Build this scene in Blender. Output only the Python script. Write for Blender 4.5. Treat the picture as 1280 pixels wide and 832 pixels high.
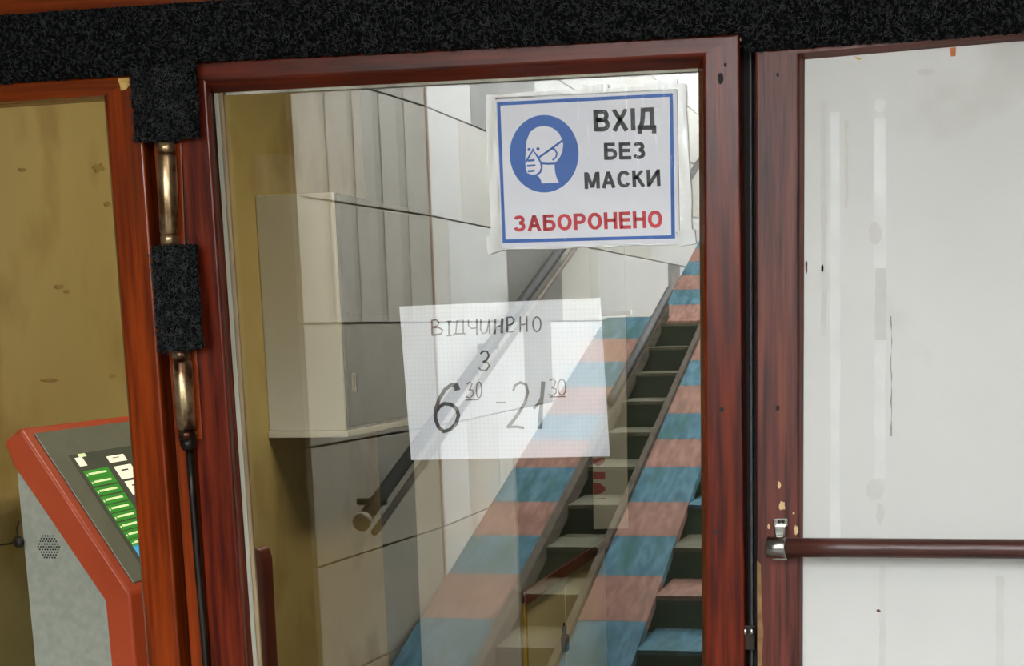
import bpy, bmesh, math, random
from mathutils import Vector, Matrix, noise
random.seed(7)
S = bpy.context.scene
for o in list(bpy.data.objects): bpy.data.objects.remove(o)
COL = S.collection

# ------------------------------------------------------------------ camera
EYE = 1.59; DIST = 2.25                       # eye height, distance from the door plane (Y = 0)
F, CX, CY = 1956.7, 751.7, 795.4              # focal length and principal point in 1280x832 pixels (upper crop of a tall photo)
RIGHT = Vector((.97787318, .20801126, -.02225649))
DOWN = Vector((.01916974, -.19503975, -.98060798))
FWD = Vector((-.2083184, .9584836, -.19471166))
CAMP = Vector((0, -DIST, EYE))
cam = bpy.data.cameras.new('camera'); camo = bpy.data.objects.new('camera', cam); COL.objects.link(camo)
m3 = Matrix((RIGHT, -DOWN, -FWD)).transposed()
camo.matrix_world = Matrix.Translation(CAMP) @ m3.to_4x4()
cam.sensor_width = 36; cam.lens = F / 1280 * 36
cam.shift_x = -(CX - 640) / 1280; cam.shift_y = (CY - 416) / 1280
cam.clip_start = .02; cam.clip_end = 200
S.camera = camo

# ------------------------------------------------------------------ world: even overcast sky, exposure
w = bpy.data.worlds.new('sky'); S.world = w; w.use_nodes = True
bg = w.node_tree.nodes['Background']
bg.inputs[0].default_value = (.93, .97, 1.0, 1); bg.inputs[1].default_value = 14.5
S.view_settings.view_transform = 'Standard'; S.view_settings.look = 'None'
S.view_settings.exposure = 0; S.view_settings.gamma = 1; S.view_settings.use_curve_mapping = False
LAMP_PASSAGE = 6; LAMP_ROOM = 24             # watts of the two ceiling lamps (built below)

# ------------------------------------------------------------------ geometry helpers
def ray(px, py):
    d = RIGHT * ((px - CX) / F) + DOWN * ((py - CY) / F) + FWD
    return d / d.y
def P(px, py, Y=0.): return CAMP + ray(px, py) * (Y + DIST)
def onX(px, py, X):
    d = ray(px, py); return CAMP + d * (X / d.x)
def onplane(px, py, p0, n):
    d = ray(px, py); return CAMP + d * ((p0 - CAMP).dot(n) / d.dot(n))
GL = .030                                      # front face of the door glass: the mirror plane
def REAL(yv): return 2 * GL + DIST - yv        # depth behind the glass (from the camera) -> real Y on the passage side

def mesh_obj(name, verts, faces, mat, parent=None, smooth=False):
    me = bpy.data.meshes.new(name); me.from_pydata([tuple(v) for v in verts], [], faces)
    bm = bmesh.new(); bm.from_mesh(me); bmesh.ops.recalc_face_normals(bm, faces=bm.faces); bm.to_mesh(me); bm.free()
    if mat: me.materials.append(mat)
    if smooth:
        for p in me.polygons: p.use_smooth = True
    o = bpy.data.objects.new(name, me); COL.objects.link(o)
    if parent: o.parent = parent
    return o
def bm_obj(name, bm, mat, parent=None, smooth=False):
    bmesh.ops.recalc_face_normals(bm, faces=bm.faces)
    me = bpy.data.meshes.new(name); bm.to_mesh(me); bm.free(); me.materials.append(mat)
    if smooth:
        for p in me.polygons: p.use_smooth = True
    o = bpy.data.objects.new(name, me); COL.objects.link(o)
    if parent: o.parent = parent
    return o
def bevel(bm, r, seg=2):
    bmesh.ops.bevel(bm, geom=list(bm.edges), offset=r, segments=seg, affect='EDGES', profile=.5, clamp_overlap=True)
def prism(name, pts, vec, mat, parent=None, bev=0, seg=2, smooth=False):
    """polygon (3-D points) extruded by vec"""
    bm = bmesh.new(); a = [bm.verts.new(p) for p in pts]; b = [bm.verts.new(Vector(p) + Vector(vec)) for p in pts]
    n = len(pts); bm.faces.new(a); bm.faces.new(b[::-1])
    for i in range(n): bm.faces.new((a[i], b[i], b[(i + 1) % n], a[(i + 1) % n]))
    if bev: bevel(bm, bev, seg)
    return bm_obj(name, bm, mat, parent, smooth)
def box(name, x0, x1, y0, y1, z0, z1, mat, parent=None, bev=0, seg=2):
    return prism(name, [(x0, y0, z0), (x1, y0, z0), (x1, y0, z1), (x0, y0, z1)], (0, y1 - y0, 0), mat, parent, bev, seg)
def tube(name, pts, r, mat, parent=None, n=14, caps=True, radii=None):
    bm = bmesh.new(); pts = [Vector(p) for p in pts]; rings = []
    for i, p in enumerate(pts):
        t = (pts[min(i + 1, len(pts) - 1)] - pts[max(i - 1, 0)]).normalized()
        u = t.cross(Vector((0.31, .95, .13))).normalized(); v = t.cross(u)
        rr = radii[i] if radii else r
        rings.append([bm.verts.new(p + (u * math.cos(k * math.tau / n) + v * math.sin(k * math.tau / n)) * rr) for k in range(n)])
    for a, b in zip(rings, rings[1:]):
        for k in range(n): bm.faces.new((a[k], a[(k + 1) % n], b[(k + 1) % n], b[k]))
    if caps: bm.faces.new(rings[0]); bm.faces.new(rings[-1][::-1])
    o = bm_obj(name, bm, mat, parent, True)
    return o
def ball(name, c, r, mat, parent=None, sx=1, sy=1, sz=1):
    bm = bmesh.new(); bmesh.ops.create_uvsphere(bm, u_segments=16, v_segments=10, radius=r)
    for v in bm.verts: v.co = Vector((v.co.x * sx, v.co.y * sy, v.co.z * sz)) + Vector(c)
    return bm_obj(name, bm, mat, parent, True)
def atz(a, b, z):                              # the line a-b carried on to height z
    t = (z - a.z) / (b.z - a.z); return a + (b - a) * t
def thing(name, label, cat, group=None, kind=None, loc=(0, 0, 0)):
    o = bpy.data.objects.new(name, None); COL.objects.link(o); o.empty_display_size = .05
    return tag(o, label, cat, group, kind)
def tag(o, label, cat, group=None, kind=None):
    o['label'] = label; o['category'] = cat
    if group: o['group'] = group
    if kind: o['kind'] = kind
    return o

# ------------------------------------------------------------------ material helpers
def srgb(r, g, b): return tuple((c / 255 / 12.92) if c <= 10 else (((c / 255) + .055) / 1.055) ** 2.4 for c in (r, g, b)) + (1,)
def mat(name, c1, c2=None, rough=.6, scale=8., stretch=(1, 1, 1), bump=0., bscale=None, metal=0., lo=.35, hi=.65, detail=6., c3=None, s3=3., lo3=.6, hi3=.7, spec=.5, coat=0., bdist=.002):
    m = bpy.data.materials.new(name); m.use_nodes = True; nt = m.node_tree; N = nt.nodes; L = nt.links
    b = N['Principled BSDF']; b.inputs['Roughness'].default_value = rough; b.inputs['Metallic'].default_value = metal
    b.inputs['Specular IOR Level'].default_value = spec; b.inputs['Coat Weight'].default_value = coat; b.inputs['Coat Roughness'].default_value = .12
    if c2 is None: c2 = tuple(min(1, x * 1.08) for x in c1[:3]) + (1,)
    tc = N.new('ShaderNodeTexCoord'); mp = N.new('ShaderNodeMapping'); mp.inputs['Scale'].default_value = stretch
    L.new(tc.outputs['Object'], mp.inputs['Vector'])
    def ramp(sc, a, z, ca, cz, det=detail):
        n = N.new('ShaderNodeTexNoise'); n.inputs['Scale'].default_value = sc; n.inputs['Detail'].default_value = det
        L.new(mp.outputs['Vector'], n.inputs['Vector'])
        r = N.new('ShaderNodeValToRGB'); r.color_ramp.elements[0].position = a; r.color_ramp.elements[1].position = z
        r.color_ramp.elements[0].color = ca; r.color_ramp.elements[1].color = cz
        L.new(n.outputs['Fac'], r.inputs['Fac']); return n, r
    n, r = ramp(scale, lo, hi, c1, c2); out = r.outputs['Color']
    if c3 is not None:
        n3, r3 = ramp(s3, lo3, hi3, (0, 0, 0, 1), (1, 1, 1, 1))
        mx = N.new('ShaderNodeMixRGB'); L.new(r3.outputs['Color'], mx.inputs['Fac']); L.new(out, mx.inputs['Color1']); mx.inputs['Color2'].default_value = c3
        out = mx.outputs['Color']
    L.new(out, b.inputs['Base Color'])
    if bump:
        bn = N.new('ShaderNodeTexNoise'); bn.inputs['Scale'].default_value = bscale or scale * 2; bn.inputs['Detail'].default_value = 5
        L.new(mp.outputs['Vector'], bn.inputs['Vector']); bu = N.new('ShaderNodeBump'); bu.inputs['Strength'].default_value = bump; bu.inputs['Distance'].default_value = bdist
        L.new(bn.outputs['Fac'], bu.inputs['Height']); L.new(bu.outputs['Normal'], b.inputs['Normal'])
    return m
def glassmat(name, r0, tint=(1, 1, 1, 1), rough=0., bump=0., haze=None):
    m = bpy.data.materials.new(name); m.use_nodes = True; nt = m.node_tree; N = nt.nodes; L = nt.links
    N.remove(N['Principled BSDF']); out = N['Material Output']
    t = N.new('ShaderNodeBsdfTransparent'); t.inputs[0].default_value = tint
    g = N.new('ShaderNodeBsdfGlossy'); g.inputs['Roughness'].default_value = rough
    lw = N.new('ShaderNodeLayerWeight'); lw.inputs['Blend'].default_value = .5
    p = N.new('ShaderNodeMath'); p.operation = 'POWER'; p.inputs[1].default_value = 5; L.new(lw.outputs['Facing'], p.inputs[0])
    ma = N.new('ShaderNodeMath'); ma.operation = 'MULTIPLY_ADD'; ma.inputs[1].default_value = 1 - r0; ma.inputs[2].default_value = r0; L.new(p.outputs[0], ma.inputs[0])
    base = t
    if haze:
        d = N.new('ShaderNodeBsdfDiffuse'); d.inputs[0].default_value = haze[:3] + (1,); mh = N.new('ShaderNodeMixShader'); mh.inputs[0].default_value = haze[3]
        L.new(t.outputs[0], mh.inputs[1]); L.new(d.outputs[0], mh.inputs[2]); base = mh
    mx = N.new('ShaderNodeMixShader'); L.new(ma.outputs[0], mx.inputs[0]); L.new(base.outputs[0], mx.inputs[1]); L.new(g.outputs[0], mx.inputs[2])
    L.new(mx.outputs[0], out.inputs[0])
    if bump:
        tc = N.new('ShaderNodeTexCoord'); mp = N.new('ShaderNodeMapping'); mp.inputs['Scale'].default_value = (60, 60, 12); L.new(tc.outputs['Object'], mp.inputs['Vector'])
        n = N.new('ShaderNodeTexNoise'); n.inputs['Scale'].default_value = 1.; n.inputs['Detail'].default_value = 2; L.new(mp.outputs['Vector'], n.inputs['Vector'])
        bu = N.new('ShaderNodeBump'); bu.inputs['Strength'].default_value = bump; bu.inputs['Distance'].default_value = .002; L.new(n.outputs['Fac'], bu.inputs['Height']); L.new(bu.outputs['Normal'], g.inputs['Normal'])
    return m
def emit(name, c, s):
    m = bpy.data.materials.new(name); m.use_nodes = True; N = m.node_tree.nodes; b = N['Principled BSDF']
    b.inputs['Base Color'].default_value = c; b.inputs['Emission Color'].default_value = c; b.inputs['Emission Strength'].default_value = s
    return m

M = {}
# varnished frames: vertical and level grain, redder on the old leaf; warm light painted into the left frames, daylight sheen into the post
M['wood_v'] = mat('red varnished wood, upright grain', srgb(66, 18, 10), srgb(116, 40, 18), .26, 3.2, (26, 26, 1.6), .25, 8, detail=8, c3=srgb(60, 22, 16), s3=1.2, spec=.3, bdist=.001)
M['wood_h'] = mat('red varnished wood, level grain', srgb(62, 19, 11), srgb(112, 40, 20), .28, 3.2, (1.6, 26, 26), .25, 8, detail=8, c3=srgb(60, 24, 18), s3=1.2, spec=.3, bdist=.001)
M['wood_o'] = mat('orange varnished wood, upright grain', srgb(104, 36, 8), srgb(146, 58, 14), .22, 3, (26, 26, 1.4), .2, 8, detail=8, c3=srgb(80, 34, 14), s3=1.5, bdist=.001)
M['wood_oh'] = mat('orange varnished wood, level grain', srgb(100, 38, 10), srgb(136, 56, 18), .22, 3, (1.4, 26, 26), .2, 8, detail=8, bdist=.001)
M['wood_p'] = mat('dull purple brown wood, upright grain', srgb(54, 20, 16), srgb(116, 54, 42), .38, 2.8, (30, 30, 1.5), .45, 8, detail=9, c3=srgb(132, 66, 34), s3=1.1, lo3=.58, hi3=.72, spec=.35, bdist=.0012)
M['wood_ph'] = mat('dull purple brown wood, level grain', srgb(74, 30, 22), srgb(110, 52, 40), .42, 2.8, (1.5, 30, 30), .45, 8, detail=9, bdist=.0012)
M['felt'] = mat('black felt', srgb(8, 9, 10), srgb(56, 58, 58), .95, 190, (1, 1, .8), 1., 240, lo=.5, hi=.76, detail=4, spec=.1, bdist=.004)
M['fibre'] = mat('felt fibre', srgb(32, 33, 34), srgb(68, 70, 70), .95, 60, spec=.1)
M['putty'] = mat('old grey putty', srgb(150, 146, 130), srgb(190, 186, 170), .7, 30, (1, 1, .1), .4, 40)
M['beadwood'] = mat('bare tan bead', srgb(120, 100, 74), srgb(160, 138, 104), .6, 20, (4, 4, .2), .3)
M['glass'] = glassmat('clear window glass', .128)
M['glass_l'] = glassmat('clear side glass', .05)
M['white_board'] = mat('white painted board', srgb(208, 207, 203), srgb(218, 217, 213), .5, 2.2, (1, 1, 1), .12, 30, c3=srgb(196, 194, 188), s3=4.5, lo3=.58, hi3=.75)
M['smear'] = mat('fresh white paint smear', srgb(216, 216, 213), srgb(224, 224, 221), .35, 20)
M['smear_g'] = mat('greyish paint patch', srgb(203, 201, 196), srgb(209, 207, 202), .5, 30)
M['chip'] = mat('bare wood chip', srgb(196, 150, 70), srgb(226, 190, 110), .7, 60)
M['chip_w'] = mat('pale chip', srgb(205, 160, 110), srgb(226, 200, 150), .7, 60)
M['worn'] = mat('worn bare edge', srgb(120, 84, 44), srgb(150, 112, 66), .7, 40)
M['rust'] = mat('rust drip', srgb(180, 96, 40), srgb(205, 120, 60), .6, 60)
M['barwood'] = mat('dark varnished rail wood', srgb(52, 26, 22), srgb(84, 46, 38), .36, 3, (1.5, 30, 30), .25, 8)
M['chrome'] = mat('worn chrome', srgb(150, 148, 142), srgb(190, 188, 182), .25, 30, metal=1.)
M['hinge'] = mat('worn brown metal', srgb(120, 88, 58), srgb(206, 180, 140), .28, 34, (1, 1, .7), .35, 60, metal=.85, c3=srgb(70, 42, 28), s3=22, lo3=.54, hi3=.64)
M['blackiron'] = mat('blackened iron', srgb(26, 22, 20), srgb(58, 48, 40), .38, 40, (1, 1, .3), .4, metal=.6)
M['dark'] = mat('dark recess wood', srgb(16, 10, 9), srgb(24, 14, 12), .7, 10)  # near black colour puts the shade of grooves and gap into the boards
M['rubber'] = mat('grey rubber seal', srgb(62, 60, 62), srgb(78, 76, 78), .6, 30)
M['paper'] = mat('white printed sheet', srgb(222, 222, 230), srgb(228, 228, 234), .6, 10)
M['ink_blue'] = mat('blue print', srgb(36, 88, 168), srgb(44, 98, 178), .55, 12)
M['ink_black'] = mat('black print', srgb(28, 28, 30), srgb(46, 46, 50), .55, 12)
M['ink_red'] = mat('red print', srgb(186, 30, 44), srgb(200, 44, 56), .55, 12)
M['sleeve'] = glassmat('clear plastic sleeve', .0045, rough=.10, bump=.8)
M['sleeve_edge'] = glassmat('crinkled plastic edge', .10, rough=.2, bump=.9, haze=(.8, .8, .78, .42))
M['tape'] = glassmat('old clear tape', .006, rough=.3, haze=(.6, .58, .42, .012))
M['pen'] = mat('black marker', srgb(34, 32, 34), srgb(66, 64, 66), .6, 60)
M['pen_thin'] = mat('thin dark marker', srgb(70, 68, 70), srgb(96, 94, 96), .6, 60)
M['pen_brown'] = mat('brownish marker', srgb(76, 36, 36), srgb(92, 52, 50), .6, 60)
M['yellow_wall'] = mat('stained ochre plaster', srgb(182, 164, 104), srgb(196, 178, 118), .6, 2.5, (1, 1, .7), .12, 9, c3=srgb(162, 140, 80), s3=5, lo3=.5, hi3=.72, detail=10)
M['far_wall'] = mat('dark green surface', srgb(34, 40, 33), srgb(42, 48, 40), .7, 4)  # one even dark green over room walls and counter top
M['room_floor'] = mat('brown floor', srgb(110, 84, 50), srgb(126, 98, 60), .6, 6)
M['cab_grey'] = mat('pale grey steel', srgb(196, 196, 182), srgb(204, 204, 190), .45, 4)
M['cab_dark'] = mat('dark display back', srgb(64, 64, 58), srgb(80, 80, 72), .5, 8)
M['pane'] = glassmat('small pane', .04)
M['pale_panel'] = mat('pale grey panel', srgb(150, 146, 134), srgb(160, 156, 144), .6, 3)
M['cream'] = mat('cream paint', srgb(226, 216, 164), srgb(232, 222, 172), .55, 5)
M['edge_y'] = mat('yellow edging', srgb(170, 140, 40), srgb(180, 150, 50), .5, 5)
M['brown_top'] = mat('red brown edging', srgb(100, 40, 26), srgb(124, 54, 34), .45, 12)
M['banner'] = mat('grey banner', srgb(128, 128, 118), srgb(138, 138, 128), .6, 5)
M['banner_red'] = mat('dark red letters', srgb(110, 28, 32), srgb(124, 36, 40), .6, 10)
M['k_grey'] = mat('light grey speckled steel', srgb(170, 176, 164), srgb(184, 190, 178), .5, 60)
M['k_red'] = mat('orange red plastic', srgb(196, 78, 40), srgb(206, 86, 48), .4, 6)
M['k_bezel'] = mat('grey bezel', srgb(118, 122, 108), srgb(126, 130, 116), .4, 20)
M['k_hole'] = mat('black holes', srgb(20, 20, 18), srgb(26, 26, 24), .6, 20)
M['cable'] = mat('black cable', srgb(28, 26, 22), srgb(40, 38, 32), .5, 20)
M['tile_w'] = mat('white wall tile', srgb(230, 229, 222), srgb(238, 237, 230), .4, 3, (1, 1, .25), .03, 12, c3=srgb(210, 205, 190), s3=2.2)
M['tile_m'] = mat('off white wall tile', srgb(210, 206, 192), srgb(220, 216, 204), .4, 3, (1, 1, .25), c3=srgb(178, 174, 160), s3=2.2)
M['tile_g'] = mat('grey wall tile', srgb(132, 130, 122), srgb(146, 144, 136), .45, 3, (1, 1, .25))
M['tile_s'] = mat('greyish panel', srgb(150, 144, 128), srgb(164, 158, 142), .45, 3, (1, 1, .2), c3=srgb(164, 154, 138), s3=2)
M['tile_s2'] = mat('pale panel strip', srgb(170, 164, 150), srgb(180, 174, 160), .45, 3, (1, 1, .2))
M['grout'] = mat('dark joint', srgb(52, 46, 40), srgb(62, 56, 48), .8, 10)
M['stain'] = mat('brown stained corner', srgb(150, 122, 98), srgb(170, 142, 118), .6, 5, (1, 1, .2))
M['blue'] = mat('worn blue paint', srgb(46, 84, 98), srgb(86, 124, 136), .8, 7, (5, 1.0, 1.0), .1, 20, c3=srgb(48, 88, 84), s3=2.5, lo3=.48, spec=.15)
M['pink'] = mat('worn brick pink paint', srgb(118, 84, 72), srgb(150, 114, 98), .8, 7, (5, 1.0, 1.0), .1, 20, c3=srgb(112, 88, 78), s3=2.5, spec=.15)
M['riser'] = mat('dark green grey riser', srgb(36, 46, 34), srgb(48, 58, 44), .8, 4, spec=.15)
M['riser_d'] = mat('dark green riser', srgb(24, 62, 46), srgb(36, 76, 58), .8, 4, spec=.15)
M['tread'] = mat('beige stone tread', srgb(84, 82, 64), srgb(98, 96, 78), .8, 8, spec=.15)
M['curb'] = mat('grey brown kerb', srgb(60, 52, 42), srgb(92, 82, 70), .8, 10, (4, .4, 4), spec=.15)
M['rail_d'] = mat('dark handrail paint', srgb(30, 27, 24), srgb(42, 38, 34), .6, 10)
M['rail_l'] = mat('light tan rail', srgb(96, 84, 70), srgb(112, 100, 84), .6, 10)  # paler tone for the lower tube and the rail end
M['pass_floor'] = mat('grey passage floor', srgb(96, 92, 86), srgb(112, 108, 100), .6, 3)
M['pass_dark'] = mat('dark passage paint', srgb(60, 54, 46), srgb(70, 63, 54), .7, 3)  # shade put into the colour: these walls get little daylight
M['pass_ceil'] = mat('grey ceiling', srgb(150, 148, 142), srgb(160, 158, 152), .7, 3)
M['plaster'] = mat('light plaster', srgb(186, 184, 178), srgb(196, 194, 188), .7, 4)
M['housing'] = mat('white lamp housing', srgb(220, 220, 216), srgb(226, 226, 222), .5, 4)
M['glow_c'] = emit('cool lamp diffuser', (1, .97, .92, 1), 6)
M['glow_w'] = emit('warm lamp diffuser', (1, .82, .5, 1), 5)

# ------------------------------------------------------------------ shell: the passage, the room behind the door
XW = -2.06                                     # room side wall
YB = REAL(5.69)                                # far side of the passage, foot of the stairs
YR = 3.35                                      # far wall of the room
def st(name, label, cat, *a, **k): return tag(box(name, *a, **k), label, cat, kind='structure')
st('floor', 'grey stone floor of the passage in front of the door', 'floor', -7, 7, YB, .07, -.12, 0, M['pass_floor'])
st('ceiling', 'grey plaster ceiling of the passage above the door', 'ceiling', -7, 7, YB, .07, 2.8, 2.95, M['pass_ceil'])
st('wall_passage_west', 'wall with shade in its colour, closing the passage beyond the stairs', 'wall', -7.1, -7, YB, .07, 0, 2.8, M['pass_dark'])
st('wall_passage_east', 'wall with shade in its colour, closing the passage beyond the white panel', 'wall', 7, 7.1, YB, .07, 0, 2.8, M['pass_dark'])
st('floor_room', 'brown floor of the room behind the glass door', 'floor', -2.2, 1.6, .07, YR, -.12, 0, M['room_floor'])
st('ceiling_room', 'plaster ceiling of the room behind the glass door', 'ceiling', -2.2, 1.6, .07, YR, 2.8, 2.95, M['plaster'])
st('wall_room_side', 'stained ochre yellow plaster wall behind the payment kiosk', 'wall', XW - .1, XW, .07, YR, 0, 2.8, M['yellow_wall'])
st('wall_room_back', 'dark green wall at the back of the room', 'wall', -2.2, 1.6, YR, YR + .1, 0, 2.8, M['far_wall'])
st('wall_room_right', 'dark green side wall of the room behind the white panel', 'wall', 1.5, 1.6, .07, YR, 0, 2.8, M['far_wall'])

# ------------------------------------------------------------------ door leaf, side windows, header
def frame_unit(root, O, Fr, I, yF, yI, yB, mv, mh, names=('stile', 'rail')):
    """mitred frame of four members; O, Fr, I = outer, front inner and recessed inner corners TL TR BR BL as XZ points"""
    o = [Vector((p.x, yF, p.z)) for p in O]; f = [Vector((p.x, yF, p.z)) for p in Fr]; i = [Vector((p.x, yI, p.z)) for p in I]
    ob = [Vector((p.x, yB, p.z)) for p in O]; ib = [Vector((p.x, yB, p.z)) for p in I]
    out = []
    for a, nm, mt in ((0, names[1], mh), (1, names[0], mv), (2, names[1], mh), (3, names[0], mv)):
        b = (a + 1) % 4
        bm = bmesh.new()
        A = [bm.verts.new(v) for v in (o[a], f[a], i[a], ib[a], ob[a])]; B = [bm.verts.new(v) for v in (o[b], f[b], i[b], ib[b], ob[b])]
        ed = []
        for k in range(5):
            bm.faces.new((A[k], A[(k + 1) % 5], B[(k + 1) % 5], B[k]))
        bm.faces.new(A); bm.faces.new(B[::-1])
        bm.edges.ensure_lookup_table()
        for e in bm.edges:
            if {e.verts[0], e.verts[1]} in ({A[0], B[0]}, {A[1], B[1]}): ed.append(e)
        bmesh.ops.bevel(bm, geom=ed, offset=.0035, segments=3, affect='EDGES', profile=.5, clamp_overlap=True)
        out.append(bm_obj(nm, bm, mt, root))
    return out
def quad4(tl, tr, bl, br, z, Y):
    TL, TR, BL, BR = [P(*p, Y) for p in (tl, tr, bl, br)]
    return [TL, TR, atz(TR, BR, z), atz(TL, BL, z)]
# the door leaf
door = thing('door_1', 'red varnished wooden door with a large glass pane and paper notices', 'door', kind='structure')
dO = quad4((213, 79), (924, 42), (263, 832), (931, 832), .02, 0)
dF = quad4((257.5, 102), (879.5, 69), (306, 832), (884, 832), .26, 0)
dI = quad4((266, 116), (873, 85), (316, 832), (878, 832), .25, .022)
frame_unit(door, dO, dF, dI, 0, .022, .05, M['wood_v'], M['wood_h'])
gq = [Vector((p.x, GL, p.z)) for p in dI]
prism('glass_pane', gq, (0, .004, 0), M['glass'], door)
# glazing putty and bead along the pane
def bead(name, a, b, w0, w1, y0, y1, mt):
    A, B = P(*a, y0), P(*b, y0); B = atz(A, B, .26)
    pts = [A + Vector((w0, 0, 0)), A + Vector((w1, 0, 0)), B + Vector((w1, 0, 0)), B + Vector((w0, 0, 0))]
    return prism(name, pts, (0, y1 - y0, 0), mt, door, .001)
bead('glazing_putty', (267, 116), (316.5, 832), 0, .0075, .0225, .0295, M['putty'])
bead('glazing_bead', (267, 116), (316.5, 832), .0082, .0145, .0235, .0295, M['beadwood'])
tA, tB = P(282, 115.5, .024), P(872, 85.2, .024)
prism('glazing_putty', [tA, tB, tB - Vector((0, 0, .004)), tA - Vector((0, 0, .004))], (0, .0055, 0), M['putty'], door)
for (px, py, rx, rz) in ((900.5, 98, .0042, .0075), (906.5, 81, .002, .003), (902, 512, .003, .004), (894, 664, .003, .003)):   # filled screw holes in the stile
    c = P(px, py, -.0008)
    prism('screw_hole', [c + Vector((math.cos(a) * rx, 0, math.sin(a) * rz)) for a in [k * math.tau / 14 for k in range(14)]], (0, .0015, 0), M['dark'], door)

# left side window
win = thing('window_1', 'narrow side window left of the door, varnished frame with warm light painted in', 'window', kind='structure')
wO = quad4((-700, 132), (172.5, 94), (-650, 832), (225, 832), .02, 0)
wF = quad4((-640, 168), (131.5, 119), (-600, 832), (186, 832), .26, 0)
wI = quad4((-632, 174), (130, 122.5), (-596, 832), (185, 832), .25, .02)
frame_unit(win, wO, wF, wI, 0, .02, .05, M['wood_o'], M['wood_oh'])
prism('glass_pane', [Vector((p.x, .028, p.z)) for p in wI], (0, .004, 0), M['glass_l'], win)
c = [P(*p, -.0012) for p in ((147, 98.5), (161, 97), (161.5, 106), (157, 112), (151, 113), (150, 107))]
prism('paint_chip', c, (0, .002, 0), M['chip'], win)
# groove and jamb between window and leaf
jm = quad4((184.5, 84), (212, 82), (238.5, 832), (254, 832), .02, .006)
tag(prism('trim_1', jm, (0, .05, 0), M['wood_o'], None, .004, 3), 'varnished hinge jamb with warm light painted in, between side window and door', 'jamb', kind='structure')
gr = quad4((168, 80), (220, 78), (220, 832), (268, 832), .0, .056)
tag(prism('trim_2', gr, (0, .012, 0), M['dark'], None), 'recessed board with shade painted in, grooves of the hinge jamb', 'trim', kind='structure')

# right fixed panel: post, rail, white board
pan = thing('door_2', 'fixed panel of white painted board in a brown wooden frame with painted sheen', 'door', kind='structure')
pO = quad4((944, 64), (1900, -25), (946.5, 832), (1900, 832), .02, 0)
pF = quad4((998, 66.5), (1840, -10), (998.5, 832), (1840, 832), .2, 0)
pI = quad4((1006, 74.5), (1832, 4), (1003.5, 832), (1832, 832), .19, .018)
frame_unit(pan, pO, pF, pI, 0, .018, .05, M['wood_p'], M['wood_ph'])
prism('board', [Vector((p.x, .018, p.z)) for p in pI], (0, .012, 0), M['white_board'], pan)
def patch(nm, pts, mt, par, Y=.0174, th=.0008): return prism(nm, [P(*p, Y) for p in pts], (0, th, 0), mt, par)
def blob(nm, px, py, rx, ry, mt, par, Y=.0174, th=.0008, n=16, jag=.35):
    return patch(nm, [(px + math.cos(k * math.tau / n) * rx * (1 - jag * random.random()), py + math.sin(k * math.tau / n) * ry * (1 - jag * random.random())) for k in range(n)], mt, par, Y, th)
def streak(x, y0, y1, wd, mt, Y=.0174):
    n = 14; a = []; b = []
    for k in range(n + 1):
        y = y0 + (y1 - y0) * k / n
        a.append((x - wd / 2 + random.uniform(-.8, .8), y)); b.append((x + wd / 2 + random.uniform(-.8, .8), y))
    patch('paint_streak', a + b[::-1], mt, pan, Y)
streak(1044, 140, 700, 12, M['smear']); streak(1100, 148, 335, 15, M['smear']); streak(1101, 335, 425, 14, M['smear_g']); streak(1100, 425, 598, 13, M['smear'])
streak(1030, 128, 420, 7, M['smear_g']); streak(1058, 150, 260, 4, M['smear_g']); streak(1114, 395, 545, 1.0, M['tile_g']); streak(1103, 706, 832, 8, M['smear_g']); streak(1250, 720, 832, 10, M['tape'] if 0 else M['smear_g'])
blob('paint_blister', 1094, 292, 11, 17, M['smear_g'], pan, .0166); blob('paint_blister', 1100, 132, 8, 11, M['smear'], pan, .0166); blob('paint_blister', 1094, 612, 13, 17, M['smear_g'], pan, .0166); blob('paint_blister', 1100, 640, 6, 16, M['smear_g'], pan, .0166)
blob('paint_blister', 1157, 90, 12, 5, M['smear_g'], pan, .0168)
blob('stain_mark', 1098, 763, 3, 2.5, M['pen_brown'], pan); blob('stain_mark', 1237, 115, 2.5, 2.5, M['smear_g'], pan, .0168); blob('stain_mark', 1008, 333, 1.6, 10, M['pen_brown'], pan); blob('stain_mark', 1028, 335, 1.8, 6, M['pen_brown'], pan)
patch('rust_drip', [(1187, 60), (1195, 59), (1194.5, 70), (1188.5, 70.5)], M['rust'], pan); patch('rust_drip', [(1068, 70), (1078, 74), (1072, 75)], M['chip'], pan)
for (px, py, rx, ry) in ((977.5, 632, 5, 6.5), (974, 606, 2.5, 5), (995, 662, 3, 7), (961, 658, 2, 4), (992, 641, 1.6, 2)): blob('paint_chip', px, py, rx, ry, M['chip_w'], pan, -.0008)
patch('worn_edge', [(946.2, 700), (951, 705), (952, 760), (954, 790), (952, 832), (946.8, 832)], M['worn'], pan, -.0009, .001)
blob('screw_hole', 972, 93.5, 2.5, 3, M['dark'], pan, -.0008); blob('screw_hole', 972, 510, 3, 4, M['dark'], pan, -.0008, jag=.2)
# closing gap with seal
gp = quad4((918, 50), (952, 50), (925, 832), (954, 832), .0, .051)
tag(prism('trim_3', gp, (0, .012, 0), M['dark'], None), 'board with shade painted in behind the gap between door and white panel', 'trim', kind='structure')
sl = quad4((936.6, 64), (939.6, 64), (938.4, 832), (941, 832), .02, .03)
tag(prism('rubber_seal', sl, (0, .02, 0), M['rubber'], None, .0008), 'thin grey rubber seal in the gap beside the door', 'seal')
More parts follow.
